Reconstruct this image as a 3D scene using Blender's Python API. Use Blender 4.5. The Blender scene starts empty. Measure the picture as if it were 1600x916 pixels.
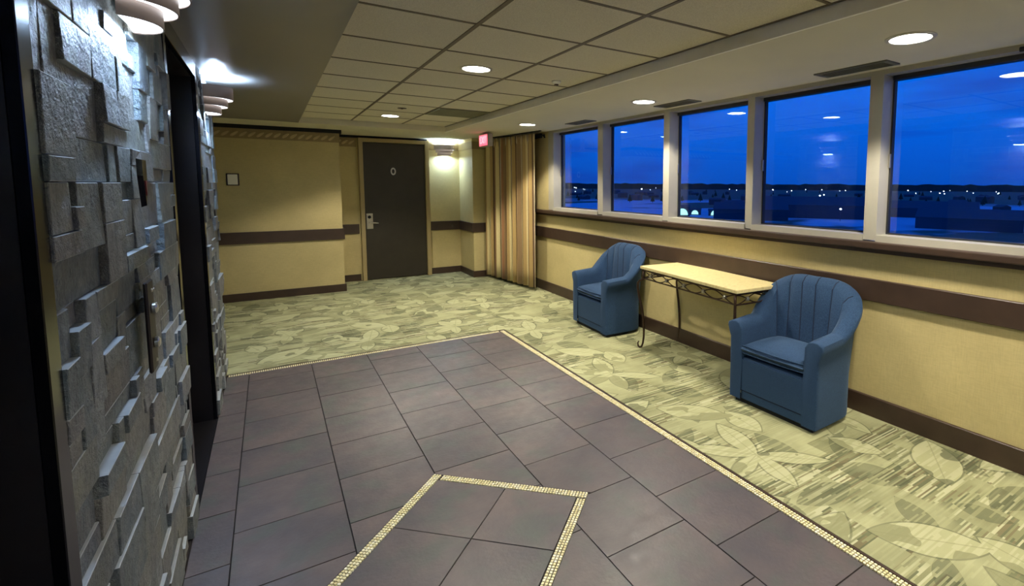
import bpy, bmesh, math, random
from mathutils import Vector, Matrix
random.seed(7)
PI = math.pi
C = bpy.context.scene.collection
SC = bpy.context.scene

# ------------------------------------------------------------------ camera
F, YAW, PITCH, ROLL, PCX, PCY = 788.63, 0.59954, 0.089335, -0.0052855, 960.0, 359.42
def camera_axes():
    cy, sy, cp, sp = math.cos(YAW), math.sin(YAW), math.cos(PITCH), math.sin(PITCH)
    right = Vector((cy, -sy, 0)); fwd = Vector((sy*cp, cy*cp, -sp)); down = fwd.cross(right)
    c, s = math.cos(ROLL), math.sin(ROLL)
    return c*right + s*down, -s*right + c*down, fwd
r_, d_, f_ = camera_axes()
cam_data = bpy.data.cameras.new('camera'); cam = bpy.data.objects.new('camera', cam_data); C.objects.link(cam)
m3 = Matrix((r_, -d_, -f_)).transposed()
cam.matrix_world = Matrix.Translation((0, 0, 1.5)) @ m3.to_4x4()
cam_data.sensor_width = 36; cam_data.sensor_fit = 'HORIZONTAL'
cam_data.lens = F/1600*36
cam_data.shift_x = -(PCX-800)/1600; cam_data.shift_y = (PCY-458)/1600
cam_data.clip_start = 0.02; cam_data.clip_end = 30000
SC.camera = cam

# ------------------------------------------------------------------ world, exposure
SC.view_settings.view_transform = 'Standard'; SC.view_settings.look = 'None'
SC.view_settings.exposure = 0.8; SC.view_settings.gamma = 1.0
SC.view_settings.use_curve_mapping = False
world = bpy.data.worlds.new('dusk_sky'); SC.world = world; world.use_nodes = True
wn = world.node_tree.nodes; wl = world.node_tree.links; wn.clear()
def wnode(t, **k):
    n = wn.new(t)
    for a, b in k.items(): setattr(n, a, b)
    return n
w_out = wnode('ShaderNodeOutputWorld'); w_bg = wnode('ShaderNodeBackground')
w_tc = wnode('ShaderNodeTexCoord'); w_sep = wnode('ShaderNodeSeparateXYZ')
w_ramp = wnode('ShaderNodeValToRGB')
wl.new(w_tc.outputs['Generated'], w_sep.inputs[0]); wl.new(w_sep.outputs['Z'], w_ramp.inputs['Fac'])
cr = w_ramp.color_ramp
cr.elements[0].position = 0.0; cr.elements[0].color = (0.001, 0.040, 0.26, 1)
cr.elements[1].position = 0.9; cr.elements[1].color = (0.002, 0.028, 0.24, 1)
for p_, c_ in ((0.06, (0.001, 0.052, 0.33, 1)), (0.16, (0.0, 0.068, 0.40, 1)), (0.35, (0.0, 0.052, 0.34, 1))):
    e_ = cr.elements.new(p_); e_.color = c_
w_map = wnode('ShaderNodeMapping'); w_map.inputs['Scale'].default_value = (2.2, 2.2, 16)
w_no = wnode('ShaderNodeTexNoise'); w_no.inputs['Scale'].default_value = 1.6; w_no.inputs['Detail'].default_value = 3
w_nr = wnode('ShaderNodeValToRGB'); w_nr.color_ramp.elements[0].position = 0.52; w_nr.color_ramp.elements[1].position = 0.68
w_mix = wnode('ShaderNodeMix', data_type='RGBA')
wl.new(w_tc.outputs['Generated'], w_map.inputs[0]); wl.new(w_map.outputs[0], w_no.inputs['Vector'])
wl.new(w_no.outputs['Fac'], w_nr.inputs[0]); 
w_m = wnode('ShaderNodeMath', operation='MULTIPLY'); w_m.inputs[1].default_value = 0.6
wl.new(w_nr.outputs[0], w_m.inputs[0]); wl.new(w_m.outputs[0], w_mix.inputs['Factor'])
wl.new(w_ramp.outputs[0], w_mix.inputs['A']); w_mix.inputs['B'].default_value = (0.003, 0.020, 0.20, 1)
wl.new(w_mix.outputs['Result'], w_bg.inputs['Color']); w_bg.inputs['Strength'].default_value = 1.25
wl.new(w_bg.outputs[0], w_out.inputs[0])

SPOT_W = 78.0          # each downlight
SCONCE_DOWN, SCONCE_UP = 5.0, 9.0
WARM = (1.0, 0.91, 0.74); COOL = (0.50, 0.70, 1.0)

# ------------------------------------------------------------------ helpers
def mk_mesh(name, verts, faces, smooth=False, mats=None, fm=None):
    me = bpy.data.meshes.new(name); me.from_pydata([tuple(v) for v in verts], [], faces); me.update()
    if smooth: me.polygons.foreach_set('use_smooth', [True]*len(me.polygons))
    for m in (mats or []): me.materials.append(m)
    if fm: me.polygons.foreach_set('material_index', fm)
    return me
class MB:
    def __init__(s): s.v = []; s.f = []
    def add(s, v, f):
        n = len(s.v); s.v += [tuple(x) for x in v]; s.f += [tuple(i+n for i in q) for q in f]; return s
    def box(s, x0, x1, y0, y1, z0, z1):
        v = [(x, y, z) for z in (z0, z1) for y in (y0, y1) for x in (x0, x1)]
        return s.add(v, [(0, 2, 3, 1), (4, 5, 7, 6), (0, 1, 5, 4), (2, 6, 7, 3), (0, 4, 6, 2), (1, 3, 7, 5)])
    def prism(s, poly, z0, z1):
        n = len(poly); v = [(x, y, z0) for x, y in poly] + [(x, y, z1) for x, y in poly]
        f = [tuple(range(n))[::-1], tuple(range(n, 2*n))] + [(i, (i+1) % n, (i+1) % n+n, i+n) for i in range(n)]
        return s.add(v, f)
    def tube(s, pts, r, seg=8, closed=False, cap=True):
        pts = [Vector(p) for p in pts]; n = len(pts); rings = []
        up = None
        for i, p in enumerate(pts):
            a = pts[i-1] if (i > 0 or closed) else p; b = pts[(i+1) % n] if (i < n-1 or closed) else p
            t = (b-a).normalized()
            if up is None:
                up = Vector((0, 0, 1)) if abs(t.z) < 0.9 else Vector((1, 0, 0))
            u = (up - t*up.dot(t)).normalized(); w = t.cross(u); up = u
            rr = r[i] if isinstance(r, (list, tuple)) else r
            rings.append([p + u*rr*math.cos(2*PI*k/seg) + w*rr*math.sin(2*PI*k/seg) for k in range(seg)])
        v = [q for R_ in rings for q in R_]; f = []
        for i in range(n if closed else n-1):
            j = (i+1) % n
            for k in range(seg):
                f.append((i*seg+k, i*seg+(k+1) % seg, j*seg+(k+1) % seg, j*seg+k))
        if cap and not closed:
            f.append(tuple(range(seg))[::-1]); f.append(tuple((n-1)*seg+k for k in range(seg)))
        return s.add(v, f)
    def lathe(s, prof, seg=24, c=(0, 0, 0), axis='z'):
        v = []; f = []
        for r, z in prof:
            for k in range(seg):
                a = 2*PI*k/seg; x, y = r*math.cos(a), r*math.sin(a)
                p = (x, y, z) if axis == 'z' else ((z, x, y) if axis == 'x' else (x, z, y))
                v.append((p[0]+c[0], p[1]+c[1], p[2]+c[2]))
        for i in range(len(prof)-1):
            for k in range(seg):
                f.append((i*seg+k, i*seg+(k+1) % seg, (i+1)*seg+(k+1) % seg, (i+1)*seg+k))
        f.append(tuple(range(seg))[::-1]); f.append(tuple((len(prof)-1)*seg+k for k in range(seg)))
        return s.add(v, f)
    def build(s, name, mat, parent=None, smooth=False, bevel=0, seg=1, fix=True, loc=None, rot=None):
        me = mk_mesh(name, s.v, s.f)
        bm = bmesh.new(); bm.from_mesh(me)
        if fix: bmesh.ops.recalc_face_normals(bm, faces=bm.faces)
        if bevel:
            es = [e for e in bm.edges if len(e.link_faces) == 2 and e.calc_face_angle(0) > 0.5]
            bmesh.ops.bevel(bm, geom=es, offset=bevel, segments=seg, profile=0.6, affect='EDGES', clamp_overlap=True)
        bm.to_mesh(me); bm.free()
        if smooth:
            me.polygons.foreach_set('use_smooth', [True]*len(me.polygons))
            if smooth != 'full': me.set_sharp_from_angle(angle=math.radians(40))
        me.materials.append(mat)
        return link(name, me, parent, loc, rot)
def link(name, me, parent=None, loc=None, rot=None):
    o = bpy.data.objects.new(name, me); C.objects.link(o)
    if parent: o.parent = parent
    if loc: o.location = loc
    if rot: o.rotation_euler = rot
    return o
def box(name, mat, x0, x1, y0, y1, z0, z1, parent=None, bevel=0, **k):
    return MB().box(x0, x1, y0, y1, z0, z1).build(name, mat, parent, bevel=bevel, **k)
def tag(o, label, cat, group=None, kind=None):
    o['label'] = label; o['category'] = cat
    if group: o['group'] = group
    if kind: o['kind'] = kind
    return o
def struct(o, label=None):
    o['kind'] = 'structure'
    if label: o['label'] = label
    return o
def empty(name, loc=(0, 0, 0), rz=0):
    o = bpy.data.objects.new(name, None); C.objects.link(o); o.location = loc; o.rotation_euler = (0, 0, rz)
    o.empty_display_size = 0.1
    return o
def copy_tree(o, parent=None):
    c = o.copy(); C.objects.link(c); c.parent = parent
    for ch in list(o.children): copy_tree(ch, c)
    return c

# ------------------------------------------------------------------ materials
class NT:
    def __init__(s, name):
        s.m = bpy.data.materials.new(name); s.m.use_nodes = True; s.n = s.m.node_tree.nodes; s.l = s.m.node_tree.links
        s.b = s.n['Principled BSDF']; s.out = s.n['Material Output']
    def node(s, t, **k):
        n = s.n.new(t)
        for a, b in k.items():
            if a == 'ins':
                for i, v in b.items():
                    if isinstance(v, bpy.types.NodeSocket): s.l.new(v, n.inputs[i])
                    else: n.inputs[i].default_value = v
            else: setattr(n, a, b)
        return n
    def math(s, op, *a, clamp=False):
        n = s.n.new('ShaderNodeMath'); n.operation = op; n.use_clamp = clamp
        for i, v in enumerate(a):
            if isinstance(v, bpy.types.NodeSocket): s.l.new(v, n.inputs[i])
            else: n.inputs[i].default_value = v
        return n.outputs[0]
    def mix(s, f, a, b, mode='MIX'):
        n = s.n.new('ShaderNodeMix'); n.data_type = 'RGBA'; n.blend_type = mode
        for i, v in (('Factor', f), ('A', a), ('B', b)):
            if isinstance(v, bpy.types.NodeSocket): s.l.new(v, n.inputs[i])
            elif i == 'Factor': n.inputs[i].default_value = v
            else: n.inputs[i].default_value = (v[0], v[1], v[2], 1)
        return n.outputs['Result']
    def obj(s): return s.node('ShaderNodeTexCoord').outputs['Object']
    def pos(s): return s.node('ShaderNodeNewGeometry').outputs['Position']
    def noise(s, vec, scale, detail=3, rough=0.5, stretch=None):
        if stretch:
            mp = s.node('ShaderNodeMapping'); mp.inputs['Scale'].default_value = stretch; s.l.new(vec, mp.inputs[0]); vec = mp.outputs[0]
        n = s.node('ShaderNodeTexNoise', ins={'Scale': scale, 'Detail': detail, 'Roughness': rough}); s.l.new(vec, n.inputs['Vector'])
        return n.outputs['Fac']
    def ramp(s, f, stops, interp='LINEAR'):
        n = s.node('ShaderNodeValToRGB'); n.color_ramp.interpolation = interp
        e = n.color_ramp.elements
        while len(e) < len(stops): e.new(0.5)
        for i, (p, c) in enumerate(stops): e[i].position = p; e[i].color = (c[0], c[1], c[2], 1) if not isinstance(c, (int, float)) else (c, c, c, 1)
        s.l.new(f, n.inputs[0]); return n.outputs[0]
    def bump(s, h, strength=0.3, dist=0.01):
        n = s.node('ShaderNodeBump', ins={'Strength': strength, 'Distance': dist}); s.l.new(h, n.inputs['Height'])
        s.l.new(n.outputs[0], s.b.inputs['Normal']); return n
    def set(s, col=None, rough=None, metal=None, spec=None, **k):
        for nm, v in (('Base Color', col), ('Roughness', rough), ('Metallic', metal), ('Specular IOR Level', spec)):
            if v is None: continue
            if isinstance(v, bpy.types.NodeSocket): s.l.new(v, s.b.inputs[nm])
            else: s.b.inputs[nm].default_value = (v[0], v[1], v[2], 1) if nm == 'Base Color' else v
        return s.m
def srgb(r, g, b):
    f = lambda c: (c/255/12.92) if c/255 <= 0.04045 else ((c/255+0.055)/1.055)**2.4
    return (f(r), f(g), f(b))
def simple(name, col, rough=0.5, metal=0, var=0.08, scale=12, bumps=0.0, spec=None):
    t = NT(name); n = t.noise(t.obj(), scale, 4)
    c = t.mix(t.ramp(n, [(0.3, 0), (0.7, 1)]), [x*(1-var) for x in col], [min(1, x*(1+var)) for x in col])
    if bumps: t.bump(t.noise(t.obj(), scale*12, 2), bumps, 0.002)
    return t.set(c, rough, metal, spec)
def emit(name, col, strength):
    t = NT(name); t.set((0.8, 0.8, 0.8), 0.4)
    t.b.inputs['Emission Color'].default_value = (*col, 1); t.b.inputs['Emission Strength'].default_value = strength
    return t.m

# wallpaper: woven vinyl, warm beige
def wallpaper(name, col):
    t = NT(name); p = t.pos()
    a = t.noise(p, 3.0, 4); w1 = t.noise(p, 260, 1, stretch=(1, 1, 0.08)); w2 = t.noise(p, 260, 1, stretch=(0.08, 0.08, 1))
    w = t.math('ADD', w1, w2)
    c = t.mix(t.ramp(a, [(0.35, 0), (0.65, 1)]), [x*0.93 for x in col], [x*1.05 for x in col])
    c = t.mix(t.math('MULTIPLY', t.math('SUBTRACT', w, 0.75, clamp=True), 0.5), c, [x*0.55 for x in col])
    t.bump(w, 0.12, 0.002)
    return t.set(c, 0.62)
M_WALL = wallpaper('wallpaper_beige', srgb(200, 184, 130))
M_DARKWOOD = simple('dark_brown_wood_trim', srgb(62, 47, 37), 0.42, var=0.15, scale=9)
M_BORDER = simple('wallpaper_border', srgb(150, 132, 92), 0.6)
M_ROPE = simple('border_leaf', srgb(190, 168, 125), 0.6)
M_CEIL = simple('plaster_ceiling', srgb(214, 208, 184), 0.8, var=0.03, scale=2, bumps=0.1)
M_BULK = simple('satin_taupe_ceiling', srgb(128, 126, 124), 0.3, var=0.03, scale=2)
M_STEP = simple('ceiling_step_white', srgb(246, 242, 230), 0.7, var=0.03)
def ceiling_tile():
    t = NT('ceiling_tile'); p = t.pos(); n = t.noise(p, 300, 2); s = t.noise(p, 90, 2)
    rnd = t.node('ShaderNodeObjectInfo').outputs['Random']
    c = t.mix(t.ramp(n, [(0.42, 0), (0.56, 1)]), srgb(206, 198, 176), srgb(228, 221, 200))
    c = t.mix(t.math('MULTIPLY', rnd, 0.12), c, srgb(140, 132, 112))
    t.bump(t.math('ADD', n, s), 0.2, 0.002); return t.set(c, 0.9)
M_CTILE = ceiling_tile()
M_CBAR = simple('ceiling_grid_bar', srgb(104, 92, 72), 0.55)
def slate_floor():
    t = NT('slate_tile'); p = t.pos(); rnd = t.node('ShaderNodeObjectInfo').outputs['Random']
    off = t.node('ShaderNodeVectorMath', operation='ADD'); t.l.new(p, off.inputs[0])
    sc = t.node('ShaderNodeCombineXYZ'); t.l.new(t.math('MULTIPLY', rnd, 40.0), sc.inputs[0]); t.l.new(t.math('MULTIPLY', rnd, 23.0), sc.inputs[1]); t.l.new(sc.outputs[0], off.inputs[1])
    a = t.noise(off.outputs[0], 3.2, 4, 0.55); b = t.noise(off.outputs[0], 14, 5, 0.6); d = t.noise(off.outputs[0], 5, 3)
    c = t.mix(t.ramp(a, [(0.3, 0), (0.7, 1)]), srgb(72, 70, 76), srgb(108, 95, 93))
    c = t.mix(t.ramp(d, [(0.5, 0), (0.68, 0.75)]), c, srgb(76, 86, 80))
    c = t.mix(t.math('MULTIPLY', b, 0.35), c, srgb(64, 56, 58))
    c = t.mix(t.math('MULTIPLY', rnd, 0.38), c, srgb(62, 56, 60))
    t.bump(t.math('ADD', b, t.noise(p, 60, 3)), 0.25, 0.004)
    return t.set(c, t.ramp(b, [(0.3, 0.36), (0.7, 0.52)]), spec=0.5)
M_TILE = slate_floor()
M_GROUT = simple('dark_grout', srgb(46, 40, 38), 0.9)
def mosaic():
    t = NT('mosaic_stone'); p = t.pos(); v = t.node('ShaderNodeTexWhiteNoise', noise_dimensions='3D')
    s = t.node('ShaderNodeVectorMath', operation='SNAP'); t.l.new(p, s.inputs[0]); s.inputs[1].default_value = (0.0145, 0.0145, 0.1); t.l.new(s.outputs[0], v.inputs['Vector'])
    c = t.ramp(v.outputs['Value'], [(0, srgb(212, 200, 150)), (0.5, srgb(238, 228, 178)), (1, srgb(248, 244, 220))])
    return t.set(c, 0.35)
M_MOSAIC = mosaic()
def stone():
    t = NT('ledger_stone'); o = t.pos(); oi = t.node('ShaderNodeObjectInfo'); rnd = oi.outputs['Random']
    a = t.noise(o, 9, 6, 0.65, stretch=(1, 1, 1.6)); b = t.noise(o, 38, 5, 0.7); g = t.noise(o, 5, 3)
    c = t.ramp(a, [(0.25, srgb(70, 78, 88)), (0.5, srgb(112, 120, 124)), (0.62, srgb(144, 148, 144)), (0.8, srgb(96, 92, 86))])
    tint = t.ramp(rnd, [(0.0, srgb(66, 76, 90)), (0.3, srgb(84, 98, 100)), (0.55, srgb(122, 122, 112)), (0.8, srgb(108, 96, 90)), (1.0, srgb(146, 154, 158))])
    c = t.mix(0.55, c, tint)
    c = t.mix(t.ramp(g, [(0.5, 0), (0.72, 0.5)]), c, srgb(112, 112, 90))
    c = t.mix(t.ramp(b, [(0.5, 0), (0.72, 0.6)]), c, srgb(70, 72, 78))
    st = t.noise(o, 7, 4, 0.6, stretch=(1, 2.6, 0.6)); c = t.mix(t.ramp(st, [(0.52, 0), (0.66, 0.65)]), c, srgb(82, 84, 90))
    t.bump(t.math('ADD', a, t.math('MULTIPLY', b, 0.7)), 1.0, 0.02)
    return t.set(c, 0.5, spec=0.45)
M_STONE = stone()
M_EDGELIT = simple('lit_stone_edge', srgb(158, 164, 168), 0.45, var=0.1, scale=20)  # paler colour on stone tops and undersides, paints in the lit ledge edges
M_MORTAR = simple('pier_backing', srgb(48, 48, 50), 0.9)
M_BLACKMETAL = simple('dark_bronze_metal', srgb(62, 60, 64), 0.30, metal=0.8, var=0.1, scale=3)
M_FRAMEEDGE = simple('polished_dark_frame', srgb(40, 41, 48), 0.22, metal=0.9, var=0.05)
M_ALU = simple('painted_window_metal', srgb(176, 172, 158), 0.4, metal=0.1, var=0.03)
M_GASKET = simple('window_gasket', srgb(34, 36, 40), 0.5)
def glass():
    t = NT('window_glass'); t.n.remove(t.b)
    fr0 = t.node('ShaderNodeFresnel', ins={'IOR': 1.75}); geo = t.node('ShaderNodeNewGeometry')
    fr = t.node('ShaderNodeMath', operation='MULTIPLY'); t.l.new(fr0.outputs[0], fr.inputs[0]); inv = t.math('SUBTRACT', 1.0, geo.outputs['Backfacing']); t.l.new(inv, fr.inputs[1]); tr = t.node('ShaderNodeBsdfTransparent', ins={'Color': (0.93, 0.97, 0.98, 1)})
    gl = t.node('ShaderNodeBsdfGlossy', ins={'Roughness': 0.0, 'Color': (0.85, 0.95, 1.0, 1)}); mx = t.node('ShaderNodeMixShader')
    t.l.new(fr.outputs[0], mx.inputs[0]); t.l.new(tr.outputs[0], mx.inputs[1]); t.l.new(gl.outputs[0], mx.inputs[2]); t.l.new(mx.outputs[0], t.out.inputs[0])
    return t.m
M_GLASS = glass()
M_SILVER = simple('brushed_nickel', srgb(190, 186, 176), 0.28, metal=0.9, var=0.05)
M_DOOR = simple('dark_door_veneer', srgb(48, 42, 32), 0.45, var=0.12, scale=6)
M_DOORFRAME = simple('gold_beige_door_frame', srgb(166, 148, 104), 0.45, var=0.04)
M_SHADE = simple('sconce_shade_metal', srgb(150, 132, 122), 0.42, metal=0.25, var=0.05)
M_DIFF = emit('sconce_diffuser', (0.86, 0.93, 1.0), 2.0)
M_LENS = emit('downlight_lens', (1.0, 0.97, 0.9), 14.0)
M_LENSRIM = simple('downlight_trim_white', srgb(210, 205, 190), 0.4)
M_VENT = simple('vent_metal', srgb(110, 108, 84), 0.5)
M_VENTDARK = simple('vent_dark_slot', srgb(46, 44, 34), 0.8)
def blue_fabric():
    t = NT('blue_upholstery'); p = t.obj(); a = t.noise(p, 420, 2); b = t.noise(p, 25, 4)
    c = t.mix(t.ramp(a, [(0.4, 0), (0.62, 1)]), srgb(34, 54, 80), srgb(58, 86, 120))
    c = t.mix(t.math('MULTIPLY', b, 0.3), c, srgb(36, 52, 84))
    t.bump(a, 0.25, 0.003); m = t.set(c, 0.9, spec=0.2)
    t.b.inputs['Sheen Weight'].default_value = 0.18; t.b.inputs['Sheen Roughness'].default_value = 0.4
    t.b.inputs['Sheen Tint'].default_value = (0.5, 0.7, 1, 1)
    return m
M_BLUE = blue_fabric()
M_SEAM = simple('upholstery_seam', srgb(28, 40, 64), 0.9)
M_PLINTH = simple('black_plinth', srgb(16, 16, 18), 0.8)
def travertine():
    t = NT('cream_stone_top'); p = t.obj(); a = t.noise(p, 18, 6, 0.65, stretch=(1, 2, 1)); b = t.noise(p, 120, 3)
    c = t.ramp(a, [(0.3, srgb(196, 178, 120)), (0.5, srgb(222, 208, 154)), (0.7, srgb(206, 190, 140))])
    c = t.mix(t.ramp(b, [(0.6, 0), (0.75, 0.4)]), c, srgb(160, 140, 96)); return t.set(c, 0.35)
M_TOP = travertine()
M_IRON = simple('bronze_wrought_iron', srgb(70, 52, 42), 0.38, metal=0.7, var=0.2, scale=30)
def curtain_mat():
    t = NT('striped_curtain_fabric'); uv = t.node('ShaderNodeUVMap').outputs[0]; sp = t.node('ShaderNodeSeparateXYZ'); t.l.new(uv, sp.inputs[0])
    fr = t.math('FRACT', t.math('MULTIPLY', sp.outputs[0], 6.4))
    gold, cop, brn, crm, tan = srgb(186, 156, 98), srgb(160, 112, 74), srgb(92, 66, 46), srgb(226, 208, 152), srgb(150, 122, 84)
    c = t.ramp(fr, [(0, brn), (0.14, gold), (0.28, crm), (0.40, cop), (0.52, tan), (0.66, crm), (0.78, brn), (0.88, gold)], 'CONSTANT')
    n = t.noise(t.obj(), 300, 2, stretch=(1, 1, 0.1)); c = t.mix(t.math('MULTIPLY', n, 0.3), c, brn)
    t.bump(n, 0.1, 0.002); m = t.set(c, 0.5, spec=0.4); t.b.inputs['Sheen Weight'].default_value = 0.3; return m
M_CURTAIN = curtain_mat()
def carpet_mat():
    t = NT('leaf_pattern_carpet'); p = t.pos(); sp = t.node('ShaderNodeSeparateXYZ'); t.l.new(p, sp.inputs[0]); X, Y = sp.outputs[0], sp.outputs[1]
    P = 1.45
    rowi = t.math('FLOOR', t.math('DIVIDE', t.math('ADD', X, 10*P+0.3), P))
    u = t.math('SUBTRACT', t.math('MULTIPLY', t.math('FRACT', t.math('DIVIDE', t.math('ADD', X, 10*P+0.3), P)), P), P/2)
    v = t.math('SUBTRACT', t.math('MULTIPLY', t.math('FRACT', t.math('ADD', t.math('DIVIDE', t.math('ADD', Y, 10*P), P), t.math('MULTIPLY', rowi, 0.37))), P), P/2)
    cv = t.node('ShaderNodeCombineXYZ'); t.l.new(u, cv.inputs[0]); t.l.new(v, cv.inputs[1]); q = cv.outputs[0]
    rr = random.Random(5); leaves = []
    def cluster(cx, cy, n, a0, L, W):
        for i in range(n):
            a = a0 + i*(2*PI/n)*0.8 + rr.uniform(-.12, .12); l = L*rr.uniform(.8, 1.1)
            leaves.append((cx+math.cos(a)*l*1.06, cy+math.sin(a)*l*1.06, a, l, W*rr.uniform(.8, 1.2)))
    cluster(-.36, .30, 6, 0.3, .17, .052); cluster(.34, -.34, 5, 1.4, .19, .060)
    leaves += [(.42, .32, 2.3, .24, .10), (-.42, -.40, .6, .24, .11), (0.02, -.05, 1.2, .14, .085), (.05, .62, .2, .2, .08), (-.08, -.66, 2.8, .2, .075), (.62, .02, 1.5, .16, .08), (-.66, -.02, 1.9, .15, .07)]
    dmax = None; rib = None
    for (cx, cy, a, l, w) in leaves:
        cx, cy, l, w = cx*0.89, cy*0.89, l*1.0, w*1.05
        mp = t.node('ShaderNodeMapping', vector_type='TEXTURE'); t.l.new(q, mp.inputs[0])
        mp.inputs['Location'].default_value = (cx, cy, 0); mp.inputs['Rotation'].default_value = (0, 0, a); mp.inputs['Scale'].default_value = (l, w, 1)
        s2 = t.node('ShaderNodeSeparateXYZ'); t.l.new(mp.outputs[0], s2.inputs[0])
        ay = t.math('ABSOLUTE', s2.outputs[1])
        d = t.math('MULTIPLY', t.math('SUBTRACT', t.math('SUBTRACT', 1.0, t.math('MULTIPLY', s2.outputs[0], s2.outputs[0])), ay), w)
        rb = t.math('ADD', t.math('MULTIPLY', ay, w), t.math('MULTIPLY', t.math('LESS_THAN', d, 0), 10.0))
        dmax = d if dmax is None else t.math('MAXIMUM', dmax, d)
        rib = rb if rib is None else t.math('MINIMUM', rib, rb)
    leaf = t.math('GREATER_THAN', dmax, 0.0)
    halo = t.math('MULTIPLY', t.math('GREATER_THAN', dmax, -0.010), t.math('LESS_THAN', dmax, 0.0))
    ribm = t.math('LESS_THAN', rib, 0.0035)
    # striations: short dashes running along X
    row = t.math('FLOOR', t.math('DIVIDE', Y, 0.0088))
    wn1 = t.node('ShaderNodeTexWhiteNoise', noise_dimensions='1D'); t.l.new(row, wn1.inputs['W'])
    seg = t.math('FLOOR', t.math('ADD', t.math('DIVIDE', X, 0.16), t.math('MULTIPLY', wn1.outputs['Value'], 7.0)))
    cc = t.node('ShaderNodeCombineXYZ'); t.l.new(seg, cc.inputs[0]); t.l.new(row, cc.inputs[1])
    wn2 = t.node('ShaderNodeTexWhiteNoise', noise_dimensions='2D'); t.l.new(cc.outputs[0], wn2.inputs['Vector']); dash = wn2.outputs['Value']
    # blocks
    bx = t.math('FLOOR', t.math('DIVIDE', X, 0.21)); by = t.math('FLOOR', t.math('DIVIDE', Y, 0.13))
    cb = t.node('ShaderNodeCombineXYZ'); t.l.new(bx, cb.inputs[0]); t.l.new(by, cb.inputs[1])
    wn3 = t.node('ShaderNodeTexWhiteNoise', noise_dimensions='2D'); t.l.new(cb.outputs[0], wn3.inputs['Vector']); blk = wn3.outputs['Value']
    big = t.noise(p, 2.1, 3, 0.6)
    light, lightest, mid, dark, brown = srgb(182, 182, 140), srgb(212, 210, 172), srgb(142, 143, 106), srgb(88, 92, 70), srgb(118, 104, 78)
    stripe_amt = t.ramp(t.math('ADD', t.math('MULTIPLY', big, 0.7), t.math('MULTIPLY', blk, 0.3)), [(0.47, 0.12), (0.56, 1)])
    base = t.mix(t.ramp(big, [(0.35, 0), (0.65, 1)]), light, mid)
    base = t.mix(t.math('GREATER_THAN', blk, 0.74), base, t.mix(t.ramp(big, [(0.4, 0), (0.6, 1)]), mid, dark))
    dcol = t.ramp(dash, [(0, dark), (0.18, brown), (0.34, mid), (0.6, light), (0.8, lightest)], 'CONSTANT')
    base = t.mix(t.math('MULTIPLY', stripe_amt, 0.7), base, dcol)
    # darker under-layer of leaves, a shifted and turned copy of the same repeat
    mp2 = t.node('ShaderNodeMapping'); mp2.inputs['Rotation'].default_value = (0, 0, 2.2); t.l.new(p, mp2.inputs[0]); s3 = t.node('ShaderNodeSeparateXYZ'); t.l.new(mp2.outputs[0], s3.inputs[0])
    u2 = t.math('SUBTRACT', t.math('FRACT', t.math('DIVIDE', t.math('ADD', s3.outputs[0], 20.4), 1.02)), 0.5); v2 = t.math('SUBTRACT', t.math('FRACT', t.math('DIVIDE', t.math('ADD', s3.outputs[1], 20.1), 0.9)), 0.5)
    c2 = t.node('ShaderNodeCombineXYZ'); t.l.new(u2, c2.inputs[0]); t.l.new(v2, c2.inputs[1]); d2 = None
    for (cx, cy, a, l, w) in [(-.2, -.2, .5, .24, .09), (.18, -.1, 2.0, .2, .08), (.0, .25, 1.2, .2, .1), (-.3, .2, 2.7, .16, .06), (.33, .3, .2, .15, .07), (.3, -.35, 1.0, .12, .06)]:
        mp = t.node('ShaderNodeMapping', vector_type='TEXTURE'); t.l.new(c2.outputs[0], mp.inputs[0])
        mp.inputs['Location'].default_value = (cx, cy, 0); mp.inputs['Rotation'].default_value = (0, 0, a); mp.inputs['Scale'].default_value = (l, w, 1)
        s2 = t.node('ShaderNodeSeparateXYZ'); t.l.new(mp.outputs[0], s2.inputs[0])
        d = t.math('SUBTRACT', t.math('SUBTRACT', 1.0, t.math('MULTIPLY', s2.outputs[0], s2.outputs[0])), t.math('ABSOLUTE', s2.outputs[1]))
        d2 = d if d2 is None else t.math('MAXIMUM', d2, d)
    under = t.mix(t.math('GREATER_THAN', dash, 0.7), dark, mid)
    base = t.mix(t.math('MULTIPLY', t.math('GREATER_THAN', d2, 0.0), 0.55), base, under)
    base = t.mix(t.math('MULTIPLY', halo, 0.5), base, dark)
    leafc = t.mix(t.math('MULTIPLY', t.math('GREATER_THAN', dash, 0.6), 0.35), light, lightest)
    leafc = t.mix(t.math('MULTIPLY', t.math('LESS_THAN', big, 0.43), 0.8), leafc, mid)
    leafc = t.mix(t.math('MULTIPLY', t.math('GREATER_THAN', big, 0.60), 0.7), leafc, dark)
    base = t.mix(t.math('MULTIPLY', leaf, 0.92), base, leafc)
    base = t.mix(t.math('MULTIPLY', ribm, 0.45), base, mid)
    fz = t.noise(p, 500, 2); base = t.mix(t.math('MULTIPLY', fz, 0.35), base, dark)
    t.bump(t.math('ADD', fz, t.math('MULTIPLY', dash, 0.4)), 0.5, 0.004)
    return t.set(base, 0.95, spec=0.1)
M_CARPET = carpet_mat()

# ------------------------------------------------------------------ key numbers (metres)
W = 3.19; XP = -0.335; ZS = 2.22; ZG = 2.29
YB = 7.85; YD = 8.57

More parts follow.
